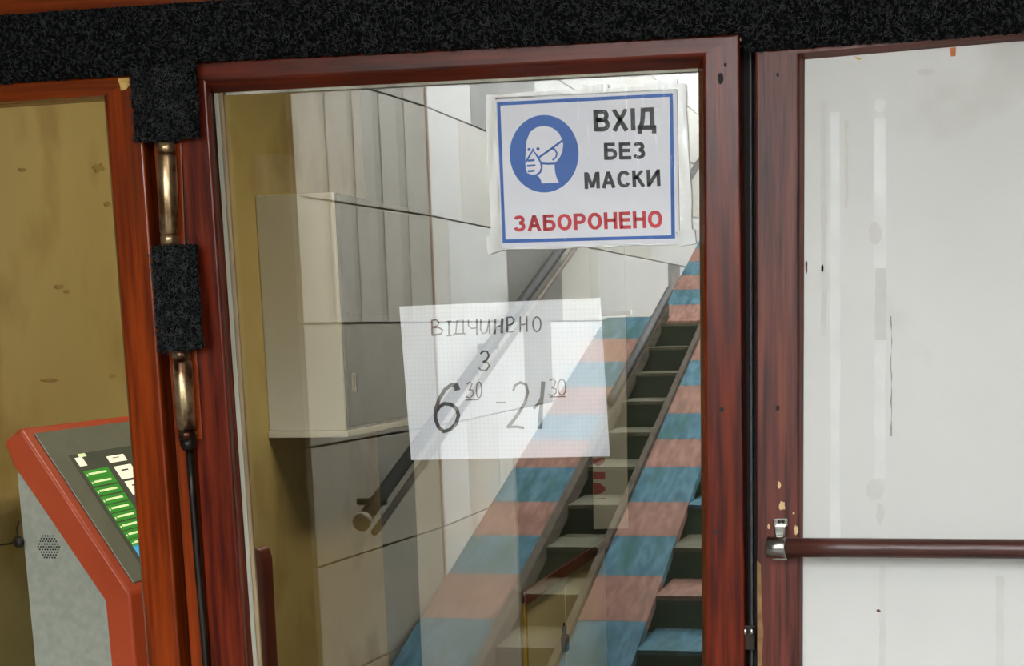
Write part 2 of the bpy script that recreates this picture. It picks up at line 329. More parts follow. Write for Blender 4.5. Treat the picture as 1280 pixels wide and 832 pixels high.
# header board, wall above, walls beside
hd = [P(*p, .008) for p in ((-720, 46), (-720, 150), (1900, -5), (1900, -124))]
tag(prism('trim_4', hd, (0, .06, 0), M['wood_oh'], None, .002), 'brown varnished header board above the door behind black felt', 'header', kind='structure')
zt = min(hd[0].z, hd[3].z) - .0
ab = [P(-720, 45, .004), P(1900, -125, .004)]
tag(prism('wall_front_top', [ab[0], ab[1], Vector((7, .004, ab[1].z)), Vector((7, .004, 2.8)), Vector((-7, .004, 2.8)), Vector((-7, .004, ab[0].z))], (0, .066, 0), M['plaster'], None), 'light grey plaster wall above the door header', 'wall', kind='structure')
st('wall_front_west', 'plaster wall beside the left side window', 'wall', -7, wO[0].x - .002, .0, .07, 0, ab[0].z, M['plaster'])
st('wall_front_east', 'plaster wall beyond the white panel', 'wall', pO[1].x + .002, 7, .0, .07, 0, ab[1].z, M['plaster'])

# ------------------------------------------------------------------ black felt
def felt(label, top, bot, x0, x1, y, th, step=3.0, rows=18, nf=4000, lean=0., grp=None):
    """strip with ragged fuzzy face; top(x), bot(x) are its edges"""
    n = int((x1 - x0) / step); V = []; Fc = []
    for i in range(n + 1):
        x = x0 + (x1 - x0) * i / n
        t = top(x) + random.uniform(-.8, .8); b = bot(x) + random.uniform(-1.5, 1.5)
        for j in range(rows + 1):
            v = j / rows; py = t + (b - t) * v
            px = x + lean * (py - t) + (random.uniform(-1, 1) if i in (0, n) else 0)
            p = P(px, py, y)
            e = min(1, 6 * min(v, 1 - v), 6 * min(i, n - i) * step / 60) if 0 < i < n else 0
            p.y = y - th * (.35 + .65 * e) + noise.noise(p * 130) * .0028 + noise.noise(p * 34) * .003
            V.append(p)
    for i in range(n):
        for j in range(rows):
            a = i * (rows + 1) + j; Fc.append((a, a + 1, a + rows + 2, a + rows + 1))
    k0 = len(V)
    for v in V[:k0]: V.append(Vector((v.x, y, v.z)))
    def wall(a, b): Fc.append((a, b, b + k0, a + k0))
    for i in range(n):
        wall(i * (rows + 1), (i + 1) * (rows + 1)); wall(i * (rows + 1) + rows, (i + 1) * (rows + 1) + rows)
    for j in range(rows): wall(j, j + 1); wall(n * (rows + 1) + j, n * (rows + 1) + j + 1)
    for i in range(n):
        for j in range(rows):
            a = k0 + i * (rows + 1) + j; Fc.append((a, a + 1, a + rows + 2, a + rows + 1))
    o = tag(mesh_obj('felt_strip', V, Fc, M['felt'], None, True), label, 'felt', grp)
    fv = []; ff = []
    for k in range(nf):                        # loose fibres standing off the face
        p = V[random.randrange(k0)].copy(); p += Vector((random.uniform(-.002, .002), -.0005, random.uniform(-.002, .002)))
        a = random.uniform(0, math.tau); l = random.uniform(.003, .008); d = Vector((math.cos(a) * l, -random.uniform(0, .0035), math.sin(a) * l)); s = Vector((-math.sin(a), 0, math.cos(a))) * .00045
        q = len(fv); m = p + d * .5 + Vector((0, -.0015, 0)); fv += [p - s, p + s, m + s, m - s, p + d]; ff += [(q, q + 1, q + 2, q + 3), (q + 3, q + 2, q + 4)]
    fo = mesh_obj('fibre', fv, ff, M['fibre'], o); fo['kind'] = 'stuff'
    return o
def lin(pts):
    def f(x):
        if x <= pts[0][0]: return pts[0][1] + (x - pts[0][0]) * (pts[1][1] - pts[0][1]) / (pts[1][0] - pts[0][0])
        for (a, b), (c, d) in zip(pts, pts[1:]):
            if x <= c: return b + (d - b) * (x - a) / (c - a)
        return pts[-1][1] + (x - pts[-1][0]) * (pts[-1][1] - pts[-2][1]) / (pts[-1][0] - pts[-2][0])
    return f
felt('black felt band running along the header above the door', lin([(0, 20), (110, 12), (140, 10), (262, 2), (900, -38), (1400, -70)]), lin([(0, 105), (164, 94), (246, 78), (600, 61), (926, 42.5), (929, 61), (944, 64), (1004, 60), (1100, 54), (1280, 42), (1500, 28)]), -715, 1880, -.002, .013, 3.2, 34, 14000)
felt('black felt flap hanging from the header over the upper hinge', lin([(164, 90), (247, 76)]), lin([(164, 176), (180, 178), (212, 177), (225, 174), (247, 171)]), 164, 245.5, -.012, .010, 2.6, 30, 1400, .06)
felt('small rectangle of black felt wrapped between the two hinges', lin([(189, 308), (247, 305)]), lin([(189, 438), (230, 438), (247, 433)]), 190, 246.5, -.024, .009, 2.6, 44, 1500, .065)

# ------------------------------------------------------------------ hinges and rod
def hinge(label, top, bot, wd, ycen, cap):
    t = thing('barrel_hinge', label, 'hinge', 'pivot hinges on the left jamb')
    A, B = P(*top, ycen), P(*bot, ycen); r = wd / 2 * (DIST + ycen) / F
    n = 9; pts = [A.lerp(B, k / n) for k in range(n + 1)]
    tube('barrel', [A.lerp(B, k) for k in (.11, .14, .5, .86, .89)], r, M['hinge'], t, 20, True, [r * .86, r, r * 1.01, r, r * .86])
    tube('collar', [A.lerp(B, k) for k in (0, .02, .085, .105)], r, M['hinge'], t, 20, True, [r * .7, r * .95, r * .95, r * .8])
    tube('collar', [A.lerp(B, k) for k in (.895, .915, .98, 1)], r, M['hinge'], t, 20, True, [r * .8, r * .95, r * .95, r * .7])
    w2 = r * 1.35
    pl = [Vector((A.x - w2, .0, A.z)), Vector((A.x + w2, .0, A.z)), Vector((B.x + w2, .0, B.z)), Vector((B.x - w2, .0, B.z))]
    prism('leaf_plate', pl, (0, -.004, 0), M['wood_o'], t, .001)
    if cap: C, D = P(cap[0], cap[1], ycen), P(cap[2], cap[3], ycen); tube('cap', [C, C.lerp(D, .6), D], r, M['blackiron'], t, 18, True, [r * .85, r * .8, r * .6])
    return t
hinge('worn brown barrel hinge just below the felt flap', (207.5, 178), (212.5, 307), 25, -.014, None)
hinge('worn gold barrel hinge with black end cap below the felt rectangle', (226.5, 437), (234.5, 550), 26, -.014, (234.5, 549, 236, 562))
pr = [P(*p, -.006) for p in ((236.5, 560), (241, 620), (247, 700), (253, 770), (259.5, 850))]; pr.append(atz(pr[-2], pr[-1], .25))
tag(tube('locking_rod', pr, .0058, M['blackiron']), 'thin blackened iron rod running down from the lower hinge', 'rod')

# ------------------------------------------------------------------ pull bar, catch
pb = thing('pull_bar', 'dark brown wooden pull bar on a chrome bracket across white panel', 'handle')
a, b = P(958, 683.5, -.035), P(1280, 686, -.035); b2 = a + (b - a) * 2.6
tube('bar', [P(979, 683.8, -.035), a.lerp(b, .3), a.lerp(b, .7), b, b2], .0137, M['barwood'], pb, 24)
q = a.copy(); ax = (b - a).normalized()
tube('socket', [q, q + ax * .002, q + ax * .026, q + ax * .028], .015, M['chrome'], pb, 24, True, [.012, .0158, .0158, .0145])
prism('bracket_plate', [P(*p, -.001) for p in ((967, 647), (985, 647), (985.5, 657), (967, 657))], (0, -.006, 0), M['chrome'], pb, .001)
prism('bracket_arm', [P(*p, -.001) for p in ((969, 656), (983, 656), (982, 676), (971, 676))], (0, -.02, 0), M['chrome'], pb, .002)
prism('bracket_foot', [P(*p, -.001) for p in ((966, 694), (985, 694), (985, 699), (966, 699))], (0, -.012, 0), M['chrome'], pb, .001)
for px, py in ((974, 651.5), (978.5, 651.5)): ball('screw', P(px, py, -.0075), .0026, M['blackiron'], pb, 1, .5, 1)
b3 = b2 + Vector((-.01, 0, 0)); box('end_bracket', b3.x - .012, b3.x + .012, -.03, -.001, b3.z - .01, b3.z + .01, M['chrome'], pb, .002)
ct = thing('roller_catch', 'small bright steel roller catch in the gap below the pull bar', 'catch')
for px in (931.5, 939.5): ball('roller', P(px, 789, .004), .0042, M['chrome'], ct, .9, .8, 1.35)
prism('catch_plate', [P(*p, .008) for p in ((928, 782), (944, 782), (944, 812), (928, 812))], (0, .004, 0), M['blackiron'], ct, .001)

# ------------------------------------------------------------------ printed sign on the outside of the pane
YS = GL - .0030
def Z3(x, y): return (600 + x / 3.7815, 100 + y / 3.7815)
sign = thing('mask_sign', 'printed white sign with blue border and masked head in clear sleeve', 'sign')
sheet = prism('sheet', [P(*Z3(*p), YS) for p in ((70, 92), (930, 46), (942, 776), (97, 798))], (0, .0008, 0), M['paper'], sign)
def flat(nm, pts, mt, par, Y, th=.0003): return prism(nm, [P(*p, Y) for p in pts], (0, th, 0), mt, par)
bo = [(80, 105), (912, 62), (922, 748), (107, 770)]; bi = [(96, 121), (896, 79), (904, 733), (121, 753)]
V = [P(*Z3(*p), YS - .0004) for p in bo + bi]; V += [v + Vector((0, .0003, 0)) for v in V]
Fc = []
for k in range(4):
    j = (k + 1) % 4; Fc += [(k, j, 4 + j, 4 + k), (8 + k, 8 + j, 12 + j, 12 + k), (k, j, 8 + j, 8 + k), (4 + k, 4 + j, 12 + j, 12 + k)]
mesh_obj('border', V, Fc, M['ink_blue'], sheet)
disc = flat('disc', [Z3(303 + 163 * math.cos(k * math.tau / 64), 348 + 183 * math.sin(k * math.tau / 64)) for k in range(64)], M['ink_blue'], sign, YS - .0004)
pic = flat('pictogram_head', [Z3(*p) for p in ((217, 330), (220, 288), (236, 247), (266, 224), (303, 216), (342, 226), (372, 250), (388, 280), (393, 305), (389, 340), (375, 368), (352, 396), (354, 430), (360, 455), (373, 484), (292, 488), (286, 468), (274, 452), (250, 456), (226, 444), (216, 420), (214, 380))], M['paper'], disc, YS - .0008)
def ribbon(nm, pts, wd, mt, par, Y, conv=Z3, th=.0003, taper=None):
    pts = [Vector(p) for p in pts]; n = len(pts); a = []; b = []
    for i, p in enumerate(pts):
        t = (pts[min(i + 1, n - 1)] - pts[max(i - 1, 0)]); t = t / (t.length or 1); nn = Vector((-t.y, t.x)); h = wd / 2 * (taper[i] if taper else 1)
        a.append(p + nn * h); b.append(p - nn * h)
    V = [P(*conv(*p), Y) for p in a + b]; k0 = 2 * n; V += [v + Vector((0, th, 0)) for v in V]
    Fc = []
    for i in range(n - 1): Fc += [(i, i + 1, n + i + 1, n + i), (k0 + i, k0 + i + 1, k0 + n + i + 1, k0 + n + i), (i, i + 1, k0 + i + 1, k0 + i), (n + i, n + i + 1, k0 + n + i + 1, k0 + n + i)]
    Fc += [(0, n, k0 + n, k0), (n - 1, 2 * n - 1, k0 + 2 * n - 1, k0 + n - 1)]
    return mesh_obj(nm, V, Fc, mt, par)
YP = YS - .0012
ribbon('pictogram_line', [(278, 366), (330, 330), (390, 285)], 10, M['ink_blue'], disc, YP)
ribbon('pictogram_line', [(292, 394), (325, 396), (357, 394)], 9, M['ink_blue'], disc, YP)
ribbon('pictogram_line', [(216, 388), (232, 362), (250, 332), (270, 358), (287, 388), (292, 412), (284, 436), (266, 449), (244, 452), (224, 444)], 9, M['ink_blue'], disc, YP)
for y, x0, x1 in ((381, 226, 258), (406, 222, 262), (431, 226, 258)): ribbon('pictogram_line', [(x0, y), (x1, y - 3)], 10, M['ink_blue'], disc, YP)
ribbon('pictogram_line', [(334, 324), (352, 326), (364, 346), (358, 366), (342, 378)], 8, M['ink_blue'], disc, YP)
for x, y in ((232, 328), (274, 325)): flat('pictogram_eye', [Z3(x + 8 * math.cos(k * math.tau / 12), y + 8 * math.sin(k * math.tau / 12)) for k in range(12)], M['ink_blue'], disc, YP)
flat('pictogram_eye', [Z3(x, y) for x, y in ((250, 318), (256, 336), (244, 336))], M['ink_blue'], disc, YP)
def el(cx, cy, rx, ry, a0, a1, n=22): return [(cx + rx * math.cos(math.radians(a0 + (a1 - a0) * k / n)), cy + ry * math.sin(math.radians(a0 + (a1 - a0) * k / n))) for k in range(n + 1)]
GLY = {  # bold capitals as centre lines in a box one unit high: width, strokes
    'В': (.72, [[(.1, 0), (.1, 1)], [(.1, .09), (.42, .09)] + el(.42, .28, .17, .19, -90, 90, 10) + [(.1, .47)], [(.1, .49), (.42, .49)] + el(.42, .70, .21, .21, -90, 90, 10) + [(.1, .91)]]),
    'Х': (.74, [[(.09, 0), (.65, 1)], [(.65, 0), (.09, 1)]]), 'І': (.2, [[(.1, 0), (.1, 1)]]),
    'Д': (.80, [[(.22, .09), (.66, .09)], [(.65, 0), (.65, .9)], [(.25, 0), (.24, .35), (.2, .65), (.11, .88)], [(0, .88), (.8, .88)], [(.08, .8), (.08, 1.15)], [(.72, .8), (.72, 1.15)]]),
    'Б': (.70, [[(.1, 0), (.1, 1)], [(.1, .09), (.6, .09)], [(.1, .44), (.40, .44)] + el(.40, .675, .21, .235, -90, 90, 10) + [(.1, .91)]]),
    'Е': (.66, [[(.1, 0), (.1, 1)], [(.1, .09), (.64, .09)], [(.1, .48), (.6, .48)], [(.1, .91), (.66, .91)]]),
    'З': (.66, [el(.31, .275, .21, .19, -165, 90, 12), el(.31, .69, .24, .22, -90, 165, 12)]),
    'М': (.86, [[(.1, 0), (.1, 1)], [(.14, 0), (.43, .93)], [(.72, 0), (.43, .93)], [(.76, 0), (.76, 1)]]),
    'А': (.76, [[(.09, 1), (.38, 0)], [(.67, 1), (.38, 0)], [(.2, .68), (.56, .68)]]),
    'С': (.74, [el(.39, .5, .29, .41, -35, -325, 20)]),
    'К': (.70, [[(.1, 0), (.1, 1)], [(.12, .52), (.58, 0)], [(.26, .38), (.62, 1)]]),
    'И': (.76, [[(.1, 0), (.1, 1)], [(.66, 0), (.66, 1)], [(.1, .92), (.66, .08)]]),
    'О': (.80, [el(.4, .5, .3, .41, 0, 360, 28)]),
    'Р': (.68, [[(.1, 0), (.1, 1)], [(.1, .09), (.38, .09)] + el(.38, .32, .2, .23, -90, 90, 10) + [(.1, .55)]]),
    'Н': (.74, [[(.1, 0), (.1, 1)], [(.64, 0), (.64, 1)], [(.1, .47), (.64, .47)]])}
def text(body, quad, mt, par, Y, conv=Z3, wd=.205, th=.0003):
    """each letter one flat mesh, fitted into quad TL TR BR BL"""
    gap = .11; tot = sum(GLY[c][0] + gap for c in body) - gap; x = 0
    for c in body:
        V = []; Fc = []
        for st_ in GLY[c][1]:
            pts = [Vector(p) for p in st_]; n = len(pts); closed = (pts[0] - pts[-1]).length < 1e-4; a = []; b = []
            for i, p in enumerate(pts):
                t = (pts[1] - pts[-2]) if closed and i in (0, n - 1) else pts[min(i + 1, n - 1)] - pts[max(i - 1, 0)]
                t.normalize(); nn = Vector((-t.y, t.x)) * wd / 2; a.append(p + nn); b.append(p - nn)
            k0 = len(V)
            for p in a + b:
                u = (x + p.x) / tot; t_ = Vector(quad[0]).lerp(Vector(quad[1]), u); b_ = Vector(quad[3]).lerp(Vector(quad[2]), u); q = t_ + (b_ - t_) * min(max(p.y, 0), 1.16)
                V.append(P(*conv(q.x, q.y), Y))
            Fc += [(k0 + i, k0 + i + 1, k0 + n + i + 1, k0 + n + i) for i in range(n - 1)]
        mesh_obj('letter', V, Fc, mt, par); x += GLY[c][0] + gap
text('ВХІД', [(535, 142), (827, 128), (831, 236), (538, 243)], M['ink_black'], sheet, YS - .0004)
text('БЕЗ', [(585, 297), (780, 292), (783, 372), (587, 377)], M['ink_black'], sheet, YS - .0004)
text('МАСКИ', [(492, 436), (850, 421), (854, 500), (495, 515)], M['ink_black'], sheet, YS - .0004)
text('ЗАБОРОНЕНО', [(158, 641), (860, 615), (863, 697), (161, 716)], M['ink_red'], sheet, YS - .0004)
sl_o = [(606, 119), (700, 110), (858, 104), (861, 200), (866, 304), (760, 309), (700, 310), (613, 314), (609, 215)]
flat('sleeve', sl_o, M['sleeve'], sign, YS - .0022, .0003)
so = [(607, 119), (857, 104), (866, 304), (614, 313)]; si = [(619, 122), (847, 111), (850, 303), (627, 310)]
def ring_strip(k):
    j = (k + 1) % 4; n = 12; a = []; b = []
    for i in range(n + 1):
        t = i / n; a.append(tuple(Vector(so[k]).lerp(Vector(so[j]), t) + Vector((random.uniform(-1.2, 1.2), random.uniform(-1.2, 1.2))))); b.append(tuple(Vector(si[k]).lerp(Vector(si[j]), t)))
    return flat('sleeve_edge', a + b[::-1], M['sleeve_edge'], sign, YS - .0017, .0003)
for k in range(4): ring_strip(k)
for q in (((608, 296), (622, 290), (628, 312), (610, 318)), ((845, 290), (868, 286), (870, 304), (848, 308)), ((728, 106), (760, 104), (760, 113), (728, 115)), ((804, 101), (846, 98), (846, 106), (804, 110))):
    flat('tape', q, M['sleeve_edge'], sign, YS - .0026, .0003)

# ------------------------------------------------------------------ handwritten opening hours behind the pane
YN = GL + .0046
def Z4(x, y): return (490 + x / 3.618, 360 + y / 3.618)
def grid_paper():
    m = mat('squared exercise paper', srgb(226, 228, 232), srgb(230, 232, 236), .7, 10)
    N = m.node_tree.nodes; L = m.node_tree.links; b = N['Principled BSDF']
    tc = N.new('ShaderNodeTexCoord'); sp = N.new('ShaderNodeSeparateXYZ'); L.new(tc.outputs['Object'], sp.inputs[0]); src = b.inputs['Base Color'].links[0].from_socket
    mx_prev = src
    for ch, off in (('X', 0), ('Z', .05)):
        s = N.new('ShaderNodeMath'); s.operation = 'MULTIPLY_ADD'; s.inputs[1].default_value = 1 / .0066; s.inputs[2].default_value = 500.5; L.new(sp.outputs[ch], s.inputs[0])
        fr = N.new('ShaderNodeMath'); fr.operation = 'FRACT'; L.new(s.outputs[0], fr.inputs[0])
        lt = N.new('ShaderNodeMath'); lt.operation = 'LESS_THAN'; lt.inputs[1].default_value = .14; L.new(fr.outputs[0], lt.inputs[0])
        sc = N.new('ShaderNodeMath'); sc.operation = 'MULTIPLY'; sc.inputs[1].default_value = .22; L.new(lt.outputs[0], sc.inputs[0])
        mx = N.new('ShaderNodeMixRGB'); L.new(sc.outputs[0], mx.inputs['Fac']); L.new(mx_prev, mx.inputs['Color1']); mx.inputs['Color2'].default_value = srgb(168, 184, 204); mx_prev = mx.outputs[0]
    L.new(mx_prev, b.inputs['Base Color']); return m
note = thing('opening_hours_note', 'handwritten squared paper with opening hours behind the door glass', 'notice')
nsheet = prism('sheet', [P(*Z4(*p), YN) for p in ((33, 83), (942, 43), (985, 760), (87, 777))], (0, .0005, 0), grid_paper(), note)
YK = YN - .0003
def arc(cx, cy, rx, ry, a0, a1, n=14): return [(cx + rx * math.cos(math.radians(a0 + (a1 - a0) * k / n)), cy + ry * math.sin(math.radians(a0 + (a1 - a0) * k / n))) for k in range(n + 1)]
def pen(pts, wd, mt='pen', tp=None): ribbon('pen_stroke', pts, wd * 1.15, M[mt], nsheet, YK, Z4, .0002, tp)
pen([(180, 145), (181, 180), (182, 214)], 7, 'pen_brown'); pen([(178, 146), (200, 143), (212, 155), (205, 170), (184, 178)], 6, 'pen_brown'); pen([(184, 178), (212, 178), (230, 190), (222, 206), (182, 214)], 6, 'pen_brown')  # В
pen([(246, 150), (268, 148)], 4, 'pen_thin'); pen([(257, 150), (258, 214)], 6, 'pen'); pen([(246, 216), (270, 214)], 4, 'pen_thin')            # І
pen([(288, 208), (294, 146), (322, 144), (322, 207)], 5, 'pen_thin'); pen([(277, 216), (278, 207), (330, 205), (331, 214)], 5, 'pen_thin')     # Д
pen([(345, 142), (346, 170), (358, 182), (382, 180)], 5, 'pen_thin'); pen([(383, 138), (384, 214)], 6, 'pen')                                   # Ч
pen([(402, 140), (400, 185), (410, 206), (428, 200), (440, 140)], 6, 'pen_thin'); pen([(440, 138), (441, 206)], 6, 'pen_thin')                 # И
pen([(466, 140), (464, 208)], 10, 'pen'); pen([(466, 178), (496, 168)], 6); pen([(498, 136), (496, 204)], 11, 'pen')                            # Н
pen([(520, 130), (521, 200)], 9, 'pen'); pen([(520, 133), (542, 130), (552, 145), (544, 162), (522, 168)], 6); pen([(522, 200), (548, 196)], 5, 'pen_thin')   # Е written like P
pen([(580, 128), (580, 200)], 6, 'pen'); pen([(580, 166), (608, 162)], 5, 'pen_thin'); pen([(609, 126), (610, 198)], 6, 'pen')                  # Н
pen(arc(655, 163, 18, 33, -90, 270, 20), 6, 'pen')                                                                                           # О
pen([(400, 298), (412, 285), (430, 286), (438, 305), (428, 326), (410, 334)], 8, 'pen'); pen([(410, 334), (432, 336), (440, 352), (428, 370), (404, 372), (392, 360)], 6, 'pen_thin')  # З
pen([(296, 462), (290, 440), (268, 437), (240, 458), (214, 500), (197, 550), (196, 590), (210, 628), (234, 648), (262, 640), (290, 612), (301, 575), (292, 545), (266, 525), (236, 522), (212, 538), (200, 560)], 15, 'pen', [1.6, 1.5, 1] + [1] * 14)  # 6
pen([(338, 434), (352, 424), (362, 432), (354, 455), (346, 458)], 5, 'pen_thin'); pen([(346, 458), (366, 462), (366, 484), (350, 497), (336, 490)], 5, 'pen_thin')
pen(arc(393, 460, 12, 36, -80, 280, 18), 5, 'pen_thin'); pen([(336, 506), (394, 503)], 5, 'pen_thin')
pen([(470, 517), (515, 517)], 5, 'pen_thin')
pen([(548, 466), (556, 440), (580, 426), (606, 436), (614, 470), (600, 520), (570, 570), (524, 630)], 11, 'pen_thin', [.8, .9, 1, 1, 1, 1, 1.1, 1.3]); pen([(520, 628), (560, 626), (598, 632)], 10, 'pen_thin')  # 2
pen([(640, 545), (662, 522), (678, 490)], 10, 'pen'); pen([(684, 422), (676, 520), (668, 636)], 17, 'pen_thin', [1, .8, 1.2])                   # 1
pen([(712, 418), (728, 410), (740, 422), (732, 444), (722, 450)], 5, 'pen'); pen([(722, 450), (742, 456), (742, 474), (724, 486), (708, 480)], 5, 'pen')
pen(arc(768, 448, 18, 36, -80, 280, 18), 5, 'pen'); pen([(712, 492), (784, 490)], 5, 'pen')
# old tape patch on the glass
tag(flat('tape_residue', [(315, 194), (371, 192), (374, 244), (320, 246)], M['tape'], None, GL - .0012, .0004), 'faint patch of old tape residue on the door glass', 'tape')

# ------------------------------------------------------------------ payment kiosk behind the side window
YKF = .74                                       # near side of the kiosk
kio = thing('payment_kiosk', 'grey payment kiosk with orange red edge and lit green menu screen', 'kiosk')
def k3(px, py): return P(px, py, YKF)
def foot(p): return Vector((p.x, p.y, 0))
kw = .46
g1, g2 = k3(20, 581), k3(139, 748)
body = [g1, g2, foot(k3(140, 760)), foot(k3(20.5, 585))]
prism('body', body, (0, kw, 0), M['k_grey'], kio, .003)
A, B, Kn = k3(9, 552), k3(29, 534), k3(166.5, 741)
shell = [A, B, Kn, foot(Kn), foot(g2), g2, g1]
so_ = [Vector((p.x, YKF - .012, p.z)) for p in shell]
prism('shell', so_, (0, kw + .024, 0), M['k_red'], kio, .006, 3)
sd = (Kn - B).normalized(); yd = Vector((0, 1, 0)); nrm = sd.cross(yd); nrm = nrm if nrm.z > 0 else -nrm
def slopeP(px, py, lift): return onplane(px, py, B + nrm * lift, nrm)
def slope_box(nm, s0, s1, y0, y1, lift, th, mt, par, bev=0):
    o = Vector((B.x, YKF, B.z)) + nrm * lift; pts = [o + sd * s + yd * y for s, y in ((s0, y0), (s1, y0), (s1, y1), (s0, y1))]
    return prism(nm, pts, nrm * th, mt, par, bev)
def sl(px, py):
    p = slopeP(px, py, .004); d = p - Vector((B.x, YKF, B.z)); return d.dot(sd), d.y
SL = (Kn - B).length
print('slope', SL, sl(46, 545), sl(161, 720), sl(87, 569), sl(165, 558), sl(172, 690))
s_a, y_a = sl(46, 545); s_b, y_b = sl(161, 720)
slope_box('bezel', .018, SL - .02, .02, kw - .02, .0, .004, M['k_bezel'], kio, .0015)
scr = emit('dim lit screen', srgb(58, 62, 50), .6)
s0, y0 = sl(87, 569); s1, y1 = sl(172, 690)
dis = slope_box('display', s0, SL - .05, y0 - .005, kw - .05, .004, .001, scr, kio)
GRN = emit('lit green key', srgb(44, 140, 34), .55); WHT = emit('lit white key', srgb(240, 236, 214), .75); CYN = emit('lit blue key', srgb(60, 170, 220), .6); TXT = emit('lit text', srgb(220, 235, 180), .7)
def skey(mt, px0, py0, px1, py1, hgt, nm='menu_key'):
    a_, b_ = sl(px0, py0), sl(px1, py1)
    return slope_box(nm, a_[0], a_[0] + hgt, a_[1], b_[1], .005, .0008, mt, dis)
def Z5(x, y): return (x / 3.78, 500 + y / 3.78)
for k, (x, y) in enumerate(((390, 338), (415, 375), (442, 418), (470, 460), (497, 500), (524, 540), (550, 582), (578, 622), (606, 660))):
    a_ = sl(*Z5(x, y)); e = min(.145, kw - .06)
    nx = sl(*Z5(x + 27, y + 41)); h = (nx[0] - a_[0]) * .86
    slope_box('menu_key', a_[0], a_[0] + h, a_[1], a_[1] + .105, .005, .0008, GRN, dis)
    slope_box('key_text', a_[0] + h * .35, a_[0] + h * .6, a_[1] + .014, a_[1] + .088, .0058, .0004, TXT, dis)
    slope_box('key_text', a_[0] + h * .45, a_[0] + h * .7, a_[1] + .003, a_[1] + .008, .0058, .0004, TXT, dis)
for x, y, dy in ((500, 268, 30), (536, 316, 60), (586, 386, 62), (640, 456, 50)):
    a_ = sl(*Z5(x, y)); h = sl(*Z5(x + .657 * dy, y + dy))[0] - a_[0]
    slope_box('menu_key', a_[0], a_[0] + h, a_[1], a_[1] + .075, .005, .0008, WHT, dis); slope_box('key_text', a_[0] + h * .3, a_[0] + h * .4, a_[1] + .02, a_[1] + .05, .0058, .0004, M['ink_black'], dis)
a_ = sl(*Z5(625, 690)); slope_box('menu_key', a_[0], a_[0] + .03, a_[1], a_[1] + .1, .005, .0008, CYN, dis)
a_ = sl(*Z5(350, 275)); slope_box('screen_logo', a_[0], a_[0] + .022, a_[1], a_[1] + .03, .005, .0006, WHT, dis); slope_box('screen_logo', a_[0] - .008, a_[0], a_[1] + .02, a_[1] + .05, .005, .0006, TXT, dis)
c = k3(61, 683); R = .027                       # speaker holes
for i in range(-5, 6):
    for j in range(-5, 6):
        x, z = (i + (j % 2) * .5) * .0062, j * .0058
        if x * x + z * z < R * R:
            p = c + Vector((x, -.0005, z)); prism('speaker_hole', [p + Vector((math.cos(t) * .0021, 0, math.sin(t) * .0021)) for t in [q_ * math.tau / 7 for q_ in range(7)]], (0, .001, 0), M['k_hole'], kio)
c = k3(27, 676)
ball('lock_knob', c + Vector((0, -.012, 0)), .013, M['cable'], kio, 1, .6, 1)
cab = [P(24, 651, .83), P(21, 660, .82), P(22, 670, .81), P(20, 677, .80), P(8, 680, .82), P(-20, 682, .84)]
tag(tube('power_cable', cab, .0022, M['cable']), 'thin black cable looping beside the kiosk knob', 'cable')

# ------------------------------------------------------------------ other things in the room
rw = bpy.data.objects['wall_room_side']; M['wstain'] = mat('brown wall stain', srgb(146, 122, 66), srgb(166, 144, 84), .7, 60)
for px, py, rx, ry in ((74, 358, 9, 3.5), (84, 364, 5, 3), (62, 475, 16, 3), (124, 210, 10, 7), (28, 212, 7, 3), (135, 255, 6, 4), (141, 470, 5, 3)):
    pts = [onX(px + math.cos(k * math.tau / 18) * rx * random.uniform(.5, 1), py + math.sin(k * math.tau / 18) * ry * random.uniform(.5, 1), XW + .0012) for k in range(18)]
    prism('stain_mark', pts, (-.0012, 0, 0), M['wstain'], rw)
# grey wall cabinet on the ochre wall
cY = onX(328, 400, XW).y
c0, c1 = P(333, 540, cY), P(432, 543, cY); cT = P(322, 244, cY)
cb = thing('wall_cabinet', 'pale grey steel wall cabinet with dark glazed door on ochre wall', 'cabinet')
x0, x1 = XW, c1.x; z0, z1 = c1.z, cT.z; yA = cY; yE = onX(520, 530, x1).y
box('body', x0, x1, yA, yE, z0 + .012, z1, M['cab_grey'], cb, .004)
box('sill', x0, x1 + .012, yA - .012, yE, z0 - .008, z0 + .012, M['cab_grey'], cb, .003)
box('door_frame', x1, x1 + .008, yA + .012, yE - .004, z0 + .02, z1 - .002, M['cab_dark'], cb, .002)
box('shelf_strip', x1 + .008, x1 + .012, yA + .05, yE - .05, (z0 + z1) / 2, (z0 + z1) / 2 + .006, M['cab_dark'], cb)
box('glass_pane', x1 + .012, x1 + .015, yA + .02, yE - .02, z0 + .03, z1 - .03, M['pane'], cb)
box('handle', x1 + .015, x1 + .03, yA + .035, yA + .045, z0 + .13, z0 + .19, M['chrome'], cb, .002)
# counter with cream front
xc = -1.20
ca, cz = onX(650, 738, xc), onX(745, 690, xc)
ctr = thing('counter', 'cream fronted counter with red brown edged top and yellow corner strip', 'counter')
zt_ = ca.z
xl_ = P(560, 800, ca.y).x
box('body', xl_, xc, ca.y, cz.y + .12, 0, zt_ - .035, M['cream'], ctr, .003)
box('top', xl_ - .01, xc + .015, ca.y - .015, cz.y + .12, zt_ - .035, zt_, M['far_wall'], ctr, .003)
box('edge_strip', xc + .0155, xc + .022, ca.y - .015, cz.y + .12, zt_ - .037, zt_ + .002, M['brown_top'], ctr, .001)
sy = onX(703, 780, xc).y
box('door_panel', xc, xc + .012, ca.y + .02, sy - .004, .08, zt_ - .045, M['cream'], ctr, .002)
box('door_panel', xc, xc + .012, sy + .004, cz.y + .1, .08, zt_ - .045, M['cream'], ctr, .002)
box('corner_strip', xc - .004, xc + .016, ca.y - .006, ca.y + .016, 0, zt_ - .036, M['edge_y'], ctr, .002)
lk = onX(703, 801, xc + .016)
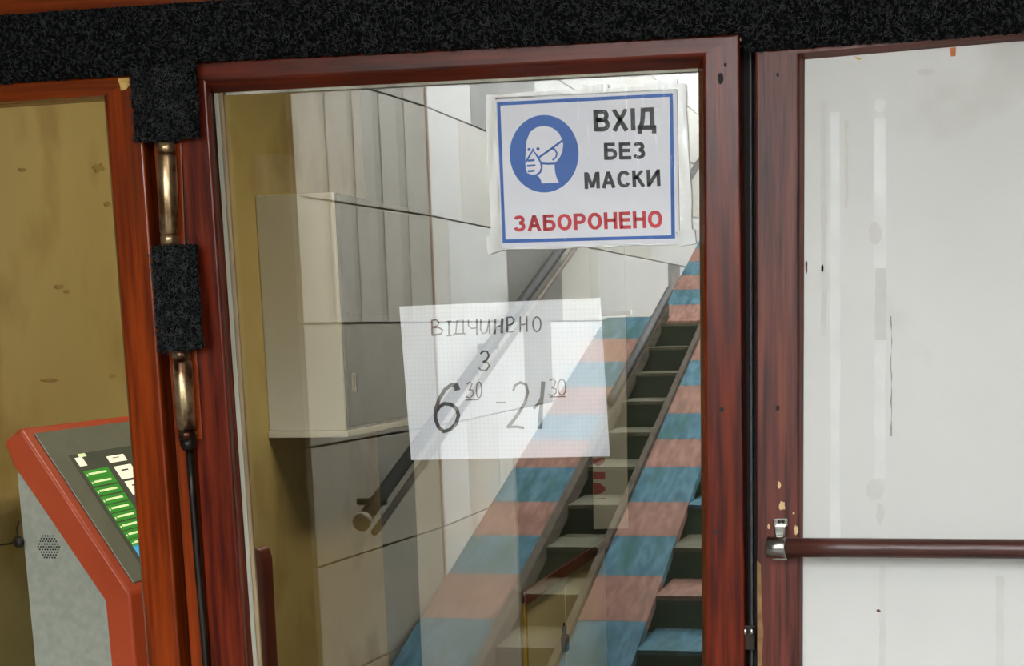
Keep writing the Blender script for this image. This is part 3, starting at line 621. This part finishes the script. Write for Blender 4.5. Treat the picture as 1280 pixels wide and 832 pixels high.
pl = thing('padlock', 'small black padlock hanging on the cream counter doors', 'padlock')
tube('shackle', [lk + Vector((.006, -.016, .02)), lk + Vector((.008, -.016, .045)), lk + Vector((.008, 0, .058)), lk + Vector((.008, .016, .045)), lk + Vector((.006, .016, .02))], .004, M['blackiron'], pl, 10)
box('body', lk.x, lk.x + .018, lk.y - .024, lk.y + .024, lk.z - .035, lk.z + .02, M['blackiron'], pl, .006)
# pale panel standing at the counter end
YPn = ca.y - .05
pn = [P(513, 470, YPn), P(638, 470, YPn), P(652, 832, YPn), P(527, 832, YPn)]
pn[2] = atz(pn[1], pn[2], .0); pn[3] = atz(pn[0], pn[3], .0)
tag(prism('partition_panel', pn, (0, .025, 0), M['pale_panel'], None, .003), 'pale grey partition board standing at the end of the counter', 'panel')
pp = [P(*p, .16) for p in ((318, 832), (312, 700), (314, 689), (319, 684), (325, 688), (329, 700), (336, 832))]; pp[0] = atz(pp[1], pp[0], 0); pp[-1] = atz(pp[-2], pp[-1], 0)
tag(prism('round_top_post', pp, (0, .04, 0), M['brown_top'], None, .004, 3), 'dark red wooden post with rounded top close behind door glass', 'post')
# banner with red letters
YBn = 2.9
bn = thing('hanging_banner', 'narrow grey banner with red letters turned on their side', 'banner')
q = [P(738, 396, YBn), P(782, 394, YBn), P(785, 660, YBn), P(742, 661, YBn)]
prism('cloth', q, (0, .006, 0), M['banner'], bn, .001)
def Z7(x, y): return (640 + x / 5.944, 560 + y / 5.944)
for pts in (((600, 75), (690, 72), (690, 95), (665, 120), (640, 135), (600, 112)), ((602, 176), (692, 178), (692, 232), (602, 230)), ((602, 255), (655, 262), (692, 290), (694, 318), (655, 338), (608, 345)), ((612, 372), (700, 368), (698, 376), (612, 380))):
    flat('red_letter', [Z7(*p) for p in pts], M['banner_red'], bn, YBn - .001, .0006)
bar_top = P(738, 394, YBn); box('hanging_rod', bar_top.x - .02, P(782, 394, YBn).x + .02, YBn - .004, YBn + .012, bar_top.z, bar_top.z + .014, M['blackiron'], bn, .003)
for xx in (bar_top.x, P(782, 394, YBn).x): tube('cord', [(xx, YBn + .004, bar_top.z + .01), (xx, YBn + .004, 2.8)], .0012, M['cable'], bn, 6)

# ------------------------------------------------------------------ stairs behind the photographer, seen mirrored in the pane
D0, TR_, RS, H0 = 6.15, .46, .145, 1.30
XL, XLR, XCL, XCR, XE = -2.19, -1.80, -1.50, -1.19, 2.3
LAND0, LAND1 = D0 + 9 * TR_, 12.8
def zstep(i): return EYE - H0 + RS * i
stairs = thing('stairs', 'stone stairs with painted treads rising from the passage to daylight', 'stairs', kind='structure')
for i in range(-1, 21):
    z = zstep(i)
    y = REAL(D0 + TR_ * i) if i <= 9 else REAL(LAND1 + TR_ * (i - 10))
    yb = REAL(D0 + TR_ * (i + 1)) if i < 9 else (REAL(LAND1) if i == 9 else REAL(LAND1 + TR_ * (i - 9)))
    if i == 20: yb = y - 12
    s_ = box('step', XL, XE, yb - .02, y, z - RS - .03, z - .02, M['riser_d'], stairs)
    box('tread', XLR, XCL + .02, yb, y + .012, z - .02, z, M['tread'], s_)
    box('tread', XCR, XE, yb, y + .012, z - .02, z, [M['blue'], M['pink'], M['tread']][(i + 3) % 3] if i < 9 else M['tread'], s_)
    box('riser_panel', XLR, XCL + .02, y, y + .006, z - RS, z - .02, M['riser'], s_)
    if i == 9: box('tread', XL, XLR, yb, y, z - .02, z, M['tread'], s_); box('tread', XCL, XCR, yb, y, z - .02, z, M['tread'], s_)
box('soil', XL, XE, REAL(30), REAL(5.9), -.3, -.02, M['pass_floor'], stairs)
slope = RS / TR_
def zr(yv, second=False): return (EYE - H0 + slope * (yv - D0)) if not second else (zstep(9) + slope * (yv - LAND1 + TR_))
def rampobj(label, xa, xb):
    t = thing('pram_ramp', label, 'ramp', kind='structure')
    bd = [10.44, 10.0, 9.58, 9.15, 8.72, 8.35, 7.98, 7.56, 7.185, 6.79, 6.38, 5.97, 5.56, 5.25]
    for k in range(len(bd) - 1):
        y1_, y0_ = bd[k], bd[k + 1]; g = .0025
        pts = [(xa, REAL(y0_ + g), zr(y0_)), (xa, REAL(y1_ - g), zr(y1_)), (xa, REAL(y1_ - g), zr(y1_) - .05), (xa, REAL(y0_ + g), zr(y0_) - .05)]
        prism('plank', [Vector(p) for p in pts], (xb - xa, 0, 0), [M['blue'], M['pink']][k % 2], t)
    y = LAND1 - .4; k = 0
    while y < 17.5:
        pts = [(xa, REAL(y + .003), zr(y, 1)), (xa, REAL(y + .403), zr(y + .406, 1)), (xa, REAL(y + .403), zr(y + .406, 1) - .05), (xa, REAL(y + .003), zr(y, 1) - .05)]
        prism('plank', [Vector(p) for p in pts], (xb - xa, 0, 0), [M['pink'], M['blue']][k % 2], t); y += .406; k += 1
    return t
rampobj('blue and pink striped pram ramp along the tiled stair wall', XL + .002, XLR)
rampobj('blue and pink striped pram ramp in the middle of the stairs', XCL, XCR)
def kerb(label, xa, xb, h, yv0, yv1):
    pts = [(xa, REAL(yv0), zr(yv0) - .06), (xa, REAL(yv1), zr(yv1) - .06), (xa, REAL(yv1), zr(yv1) + h), (xa, REAL(yv0), zr(yv0) + h)]
    return tag(prism('ramp_kerb', [Vector(p) for p in pts], (xb - xa, 0, 0), M['curb'], None, .004), label, 'kerb', kind='structure')
kerb('grey brown kerb along the wall side pram ramp', XLR - .03, XLR + .012, .035, 5.5, 10.6)
kerb('grey brown kerb along the middle pram ramp', XCL - .02, XCL + .012, .035, 5.5, 10.45)
tag(tube('guide_rail', [Vector((XLR - .01, REAL(y_), zr(y_) + .075)) for y_ in (8.7, 9.6, 10.75)], .026, M['rail_d'], None, 14), 'short dark pipe fixed along the kerb at the head of the ramp', 'rail')
st('ground_outside', 'paved ground at the top of the stairs', 'ground', -30, 30, REAL(60), REAL(29.8), 2.9, zstep(20), M['pass_floor'])

# tiled side walls of the stairwell
ZJ = EYE + .032; TH = .4555; TOP = 4.4
wall = thing('wall_stairs', 'white tiled wall beside the stairs with grey tiles and dark joints', 'wall', kind='structure')
Yc = None
d = ray(540, 300); Yc = XL / d.x                # where the two wall runs meet
box('backing', XL - .12, XL - .021, REAL(30), REAL(Yc), 0, TOP, M['grout'], wall)
rows = {2: [('w', 587), ('g', 668), ('w', 760), ('m', 872)], 1: [('w', 575), ('m', 640), ('w', 740), ('m', 812), ('w', 872)], 0: [('m', 562), ('w', 634), ('g', 702), ('m', 748), ('w', 835), ('g', 850), ('w', 885)], -1: [('w', 656), ('g', 690), ('w', 790), ('m', 850)], -2: [('w', 587), ('m', 625), ('w', 700), ('m', 760)], -3: [('m', 600), ('w', 700)], -4: [('m', 640)], 3: [('w', 640), ('g', 700), ('w', 780)], 4: [('m', 700)], 5: [('w', 700)]}
rowy = {3: 60, 2: 110, 1: 210, 0: 340, -1: 470, -2: 600, -3: 720, -4: 800, 4: 30, 5: 20}
for k, lst in rows.items():
    z0 = ZJ + k * TH + .004; z1 = ZJ + (k + 1) * TH - .004; z0 = max(z0, 0); z1 = min(z1, TOP)
    ya = Yc
    for c_, px in lst:
        dd = ray(px, rowy[k]); yb_ = XL / dd.x
        box('tile', XL - .02, XL, REAL(yb_ - .003), REAL(ya + .003), z0, z1, M['tile_' + c_], wall); ya = yb_
    while ya < 29:
        box('tile', XL - .02, XL, REAL(min(ya + .9, 30) - .003), REAL(ya + .003), z0, z1, M[random.choice(['tile_w', 'tile_m', 'tile_w'])], wall); ya += .9
# splayed run next to the passage, with paired grooves
d1 = ray(1370, 385); k1 = d1.x
def w1(px, py):                                 # point of the splayed wall under a pixel (depth behind the glass)
    dd = ray(px, py); yv = (XL - k1 * Yc) / (dd.x - k1); return yv
def w1x(yv): return XL + k1 * (yv - Yc)
wall1 = thing('wall_splayed', 'grey panelled wall with paired upright grooves at the foot of stairs', 'wall', kind='structure')
bdy = [w1(px, 180) for px in (366, 372, 399.5, 407, 434, 441, 466, 474.5, 495.5, 505.5, 532)]
Y1s = bdy[0]
def wpr(nm, ya, yb_, z0, z1, th0, th1, mt):
    pts = [(w1x(ya) + th0, REAL(ya), z0), (w1x(yb_) + th0, REAL(yb_), z0), (w1x(yb_) + th0, REAL(yb_), z1), (w1x(ya) + th0, REAL(ya), z1)]
    return prism(nm, [Vector(p) for p in pts], (th1 - th0, 0, 0), mt, wall1)
wpr('backing', Y1s, Yc, 0, TOP, -.12, -.021, M['grout'])
for k in range(-4, 6):
    z0 = max(ZJ + k * TH + .004, 0); z1 = min(ZJ + (k + 1) * TH - .004, TOP)
    if k < 0:
        wpr('panel', bdy[0] + .001, bdy[-1] - .001, z0 + .001, z1 - .001, -.02, 0, M['tile_s']); continue
    for j in range(len(bdy) - 1):
        narrow = j % 2 == 1 or j == 0
        wpr('panel_strip', bdy[j] + .0006, bdy[j + 1] - .0006, z0, z1, -.02, .002 if narrow else 0, M['tile_s2'] if narrow else M['tile_s'])
wpr('corner_strip', bdy[-1] + .002, Yc - .002, 0, TOP, -.02, .004, M['stain'])
# light corbel at the wall end
ld0, ld1 = ray(334, 242), ray(338, 266)
st('trim_5', 'light plaster corbel jutting from the end of the panelled wall', 'corbel', ld0.x * Y1s, w1x(Y1s) + .001, REAL(Y1s + .12), REAL(Y1s), EYE + ld1.z * Y1s, EYE + ld0.z * Y1s, M['tile_m'])
st('wall_passage_back', 'passage wall with shade in its colour, left of the stairs', 'wall', -7, w1x(Y1s) - .02, YB - .14, YB - .021, 0, 2.95, M['pass_dark'])
st('wall_passage_back_east', 'passage wall with shade in its colour, right of the stairs', 'wall', XE, 7, YB - .14, YB - .0, 0, 2.95, M['pass_dark'])
st('wall_stairs_east', 'plain pale plaster wall on the open side of the stairs', 'wall', XE, XE + .12, REAL(30), YB - .14, 0, TOP, M['plaster'])
st('wall_above_passage', 'plaster wall over the mouth of the passage', 'wall', -2.6, XE, YB, YB + .15, 2.95, TOP, M['plaster'])

# handrail along the wall
hr = thing('handrail', 'dark tubular handrail with brackets sloping up the tiled stair wall', 'handrail')
XR = XL + .10
def hp(px, py):
    dd = ray(px, py); yv = XR / dd.x; return Vector((XR, REAL(yv), EYE + dd.z * yv)), yv
p0, yv0 = hp(452, 652); p1, yv1 = hp(700, 312)
dirn = (p1 - p0).normalized(); yL = REAL(LAND0 + .1); e1 = p0 + dirn * ((yL - p0.y) / dirn.y)
e2 = Vector((XR, REAL(LAND1), e1.z)); e3 = e2 + Vector((0, -4.5, 4.5 * slope))
rp = [p0, p0.lerp(e1, .5), e1, e2, e3]
tube('rail', [p0, p1, e1], .027, M['rail_d'], hr, 18); tube('rail', [e1, e2, e3], .027, M['rail_d'], hr, 18)
dn = Vector((.03, 0, -.062))
tube('lower_rail', [p0 + dn + dirn * .05, p1 + dn, e1 + dn], .014, M['rail_l'], hr, 14)
tube('rail_end', [p0 - dirn * .012, p0 + dirn * .02], .034, M['rail_l'], hr, 18)
for px, py in ((482, 603), (622, 432)):
    q, yv = hp(px, py); q.z = p0.z + (q.y - p0.y) / dirn.y * dirn.z - .05
    tube('bracket', [Vector((XL - .02, q.y, q.z)), Vector((XL + .03, q.y, q.z)), q], .014, M['rail_d'], hr, 10)
for yy in (yL - 1., REAL(LAND1) - 2): tube('bracket', [Vector((XL - .02, yy, e1.z)), Vector((XR, yy, e1.z))], .014, M['rail_d'], hr, 10)

# ------------------------------------------------------------------ ceiling lamps
def lamp(label, x, y, z, sx, sy, power, col, glow):
    t = thing('ceiling_lamp', label, 'lamp')
    box('housing', x - sx / 2 - .02, x + sx / 2 + .02, y - sy / 2 - .02, y + sy / 2 + .02, z - .05, z, M['housing'], t, .006)
    box('diffuser', x - sx / 2, x + sx / 2, y - sy / 2, y + sy / 2, z - .07, z - .05, glow, t, .004)
    li = bpy.data.lights.new('lamp_light', 'AREA'); li.shape = 'RECTANGLE'; li.size = sx; li.size_y = sy; li.energy = power; li.color = col
    lo = bpy.data.objects.new('lamp_light', li); COL.objects.link(lo); lo.location = (x, y, z - .075); lo.parent = t
lamp('white fluorescent ceiling lamp over the passage', .35, -1.9, 2.8, 1.3, .2, LAMP_PASSAGE, (1, .97, .93), M['glow_c'])
lamp('warm ceiling lamp over the payment kiosk', -.7, 1.7, 2.8, .3, 1.2, LAMP_ROOM, (1, .88, .66), M['glow_w'])
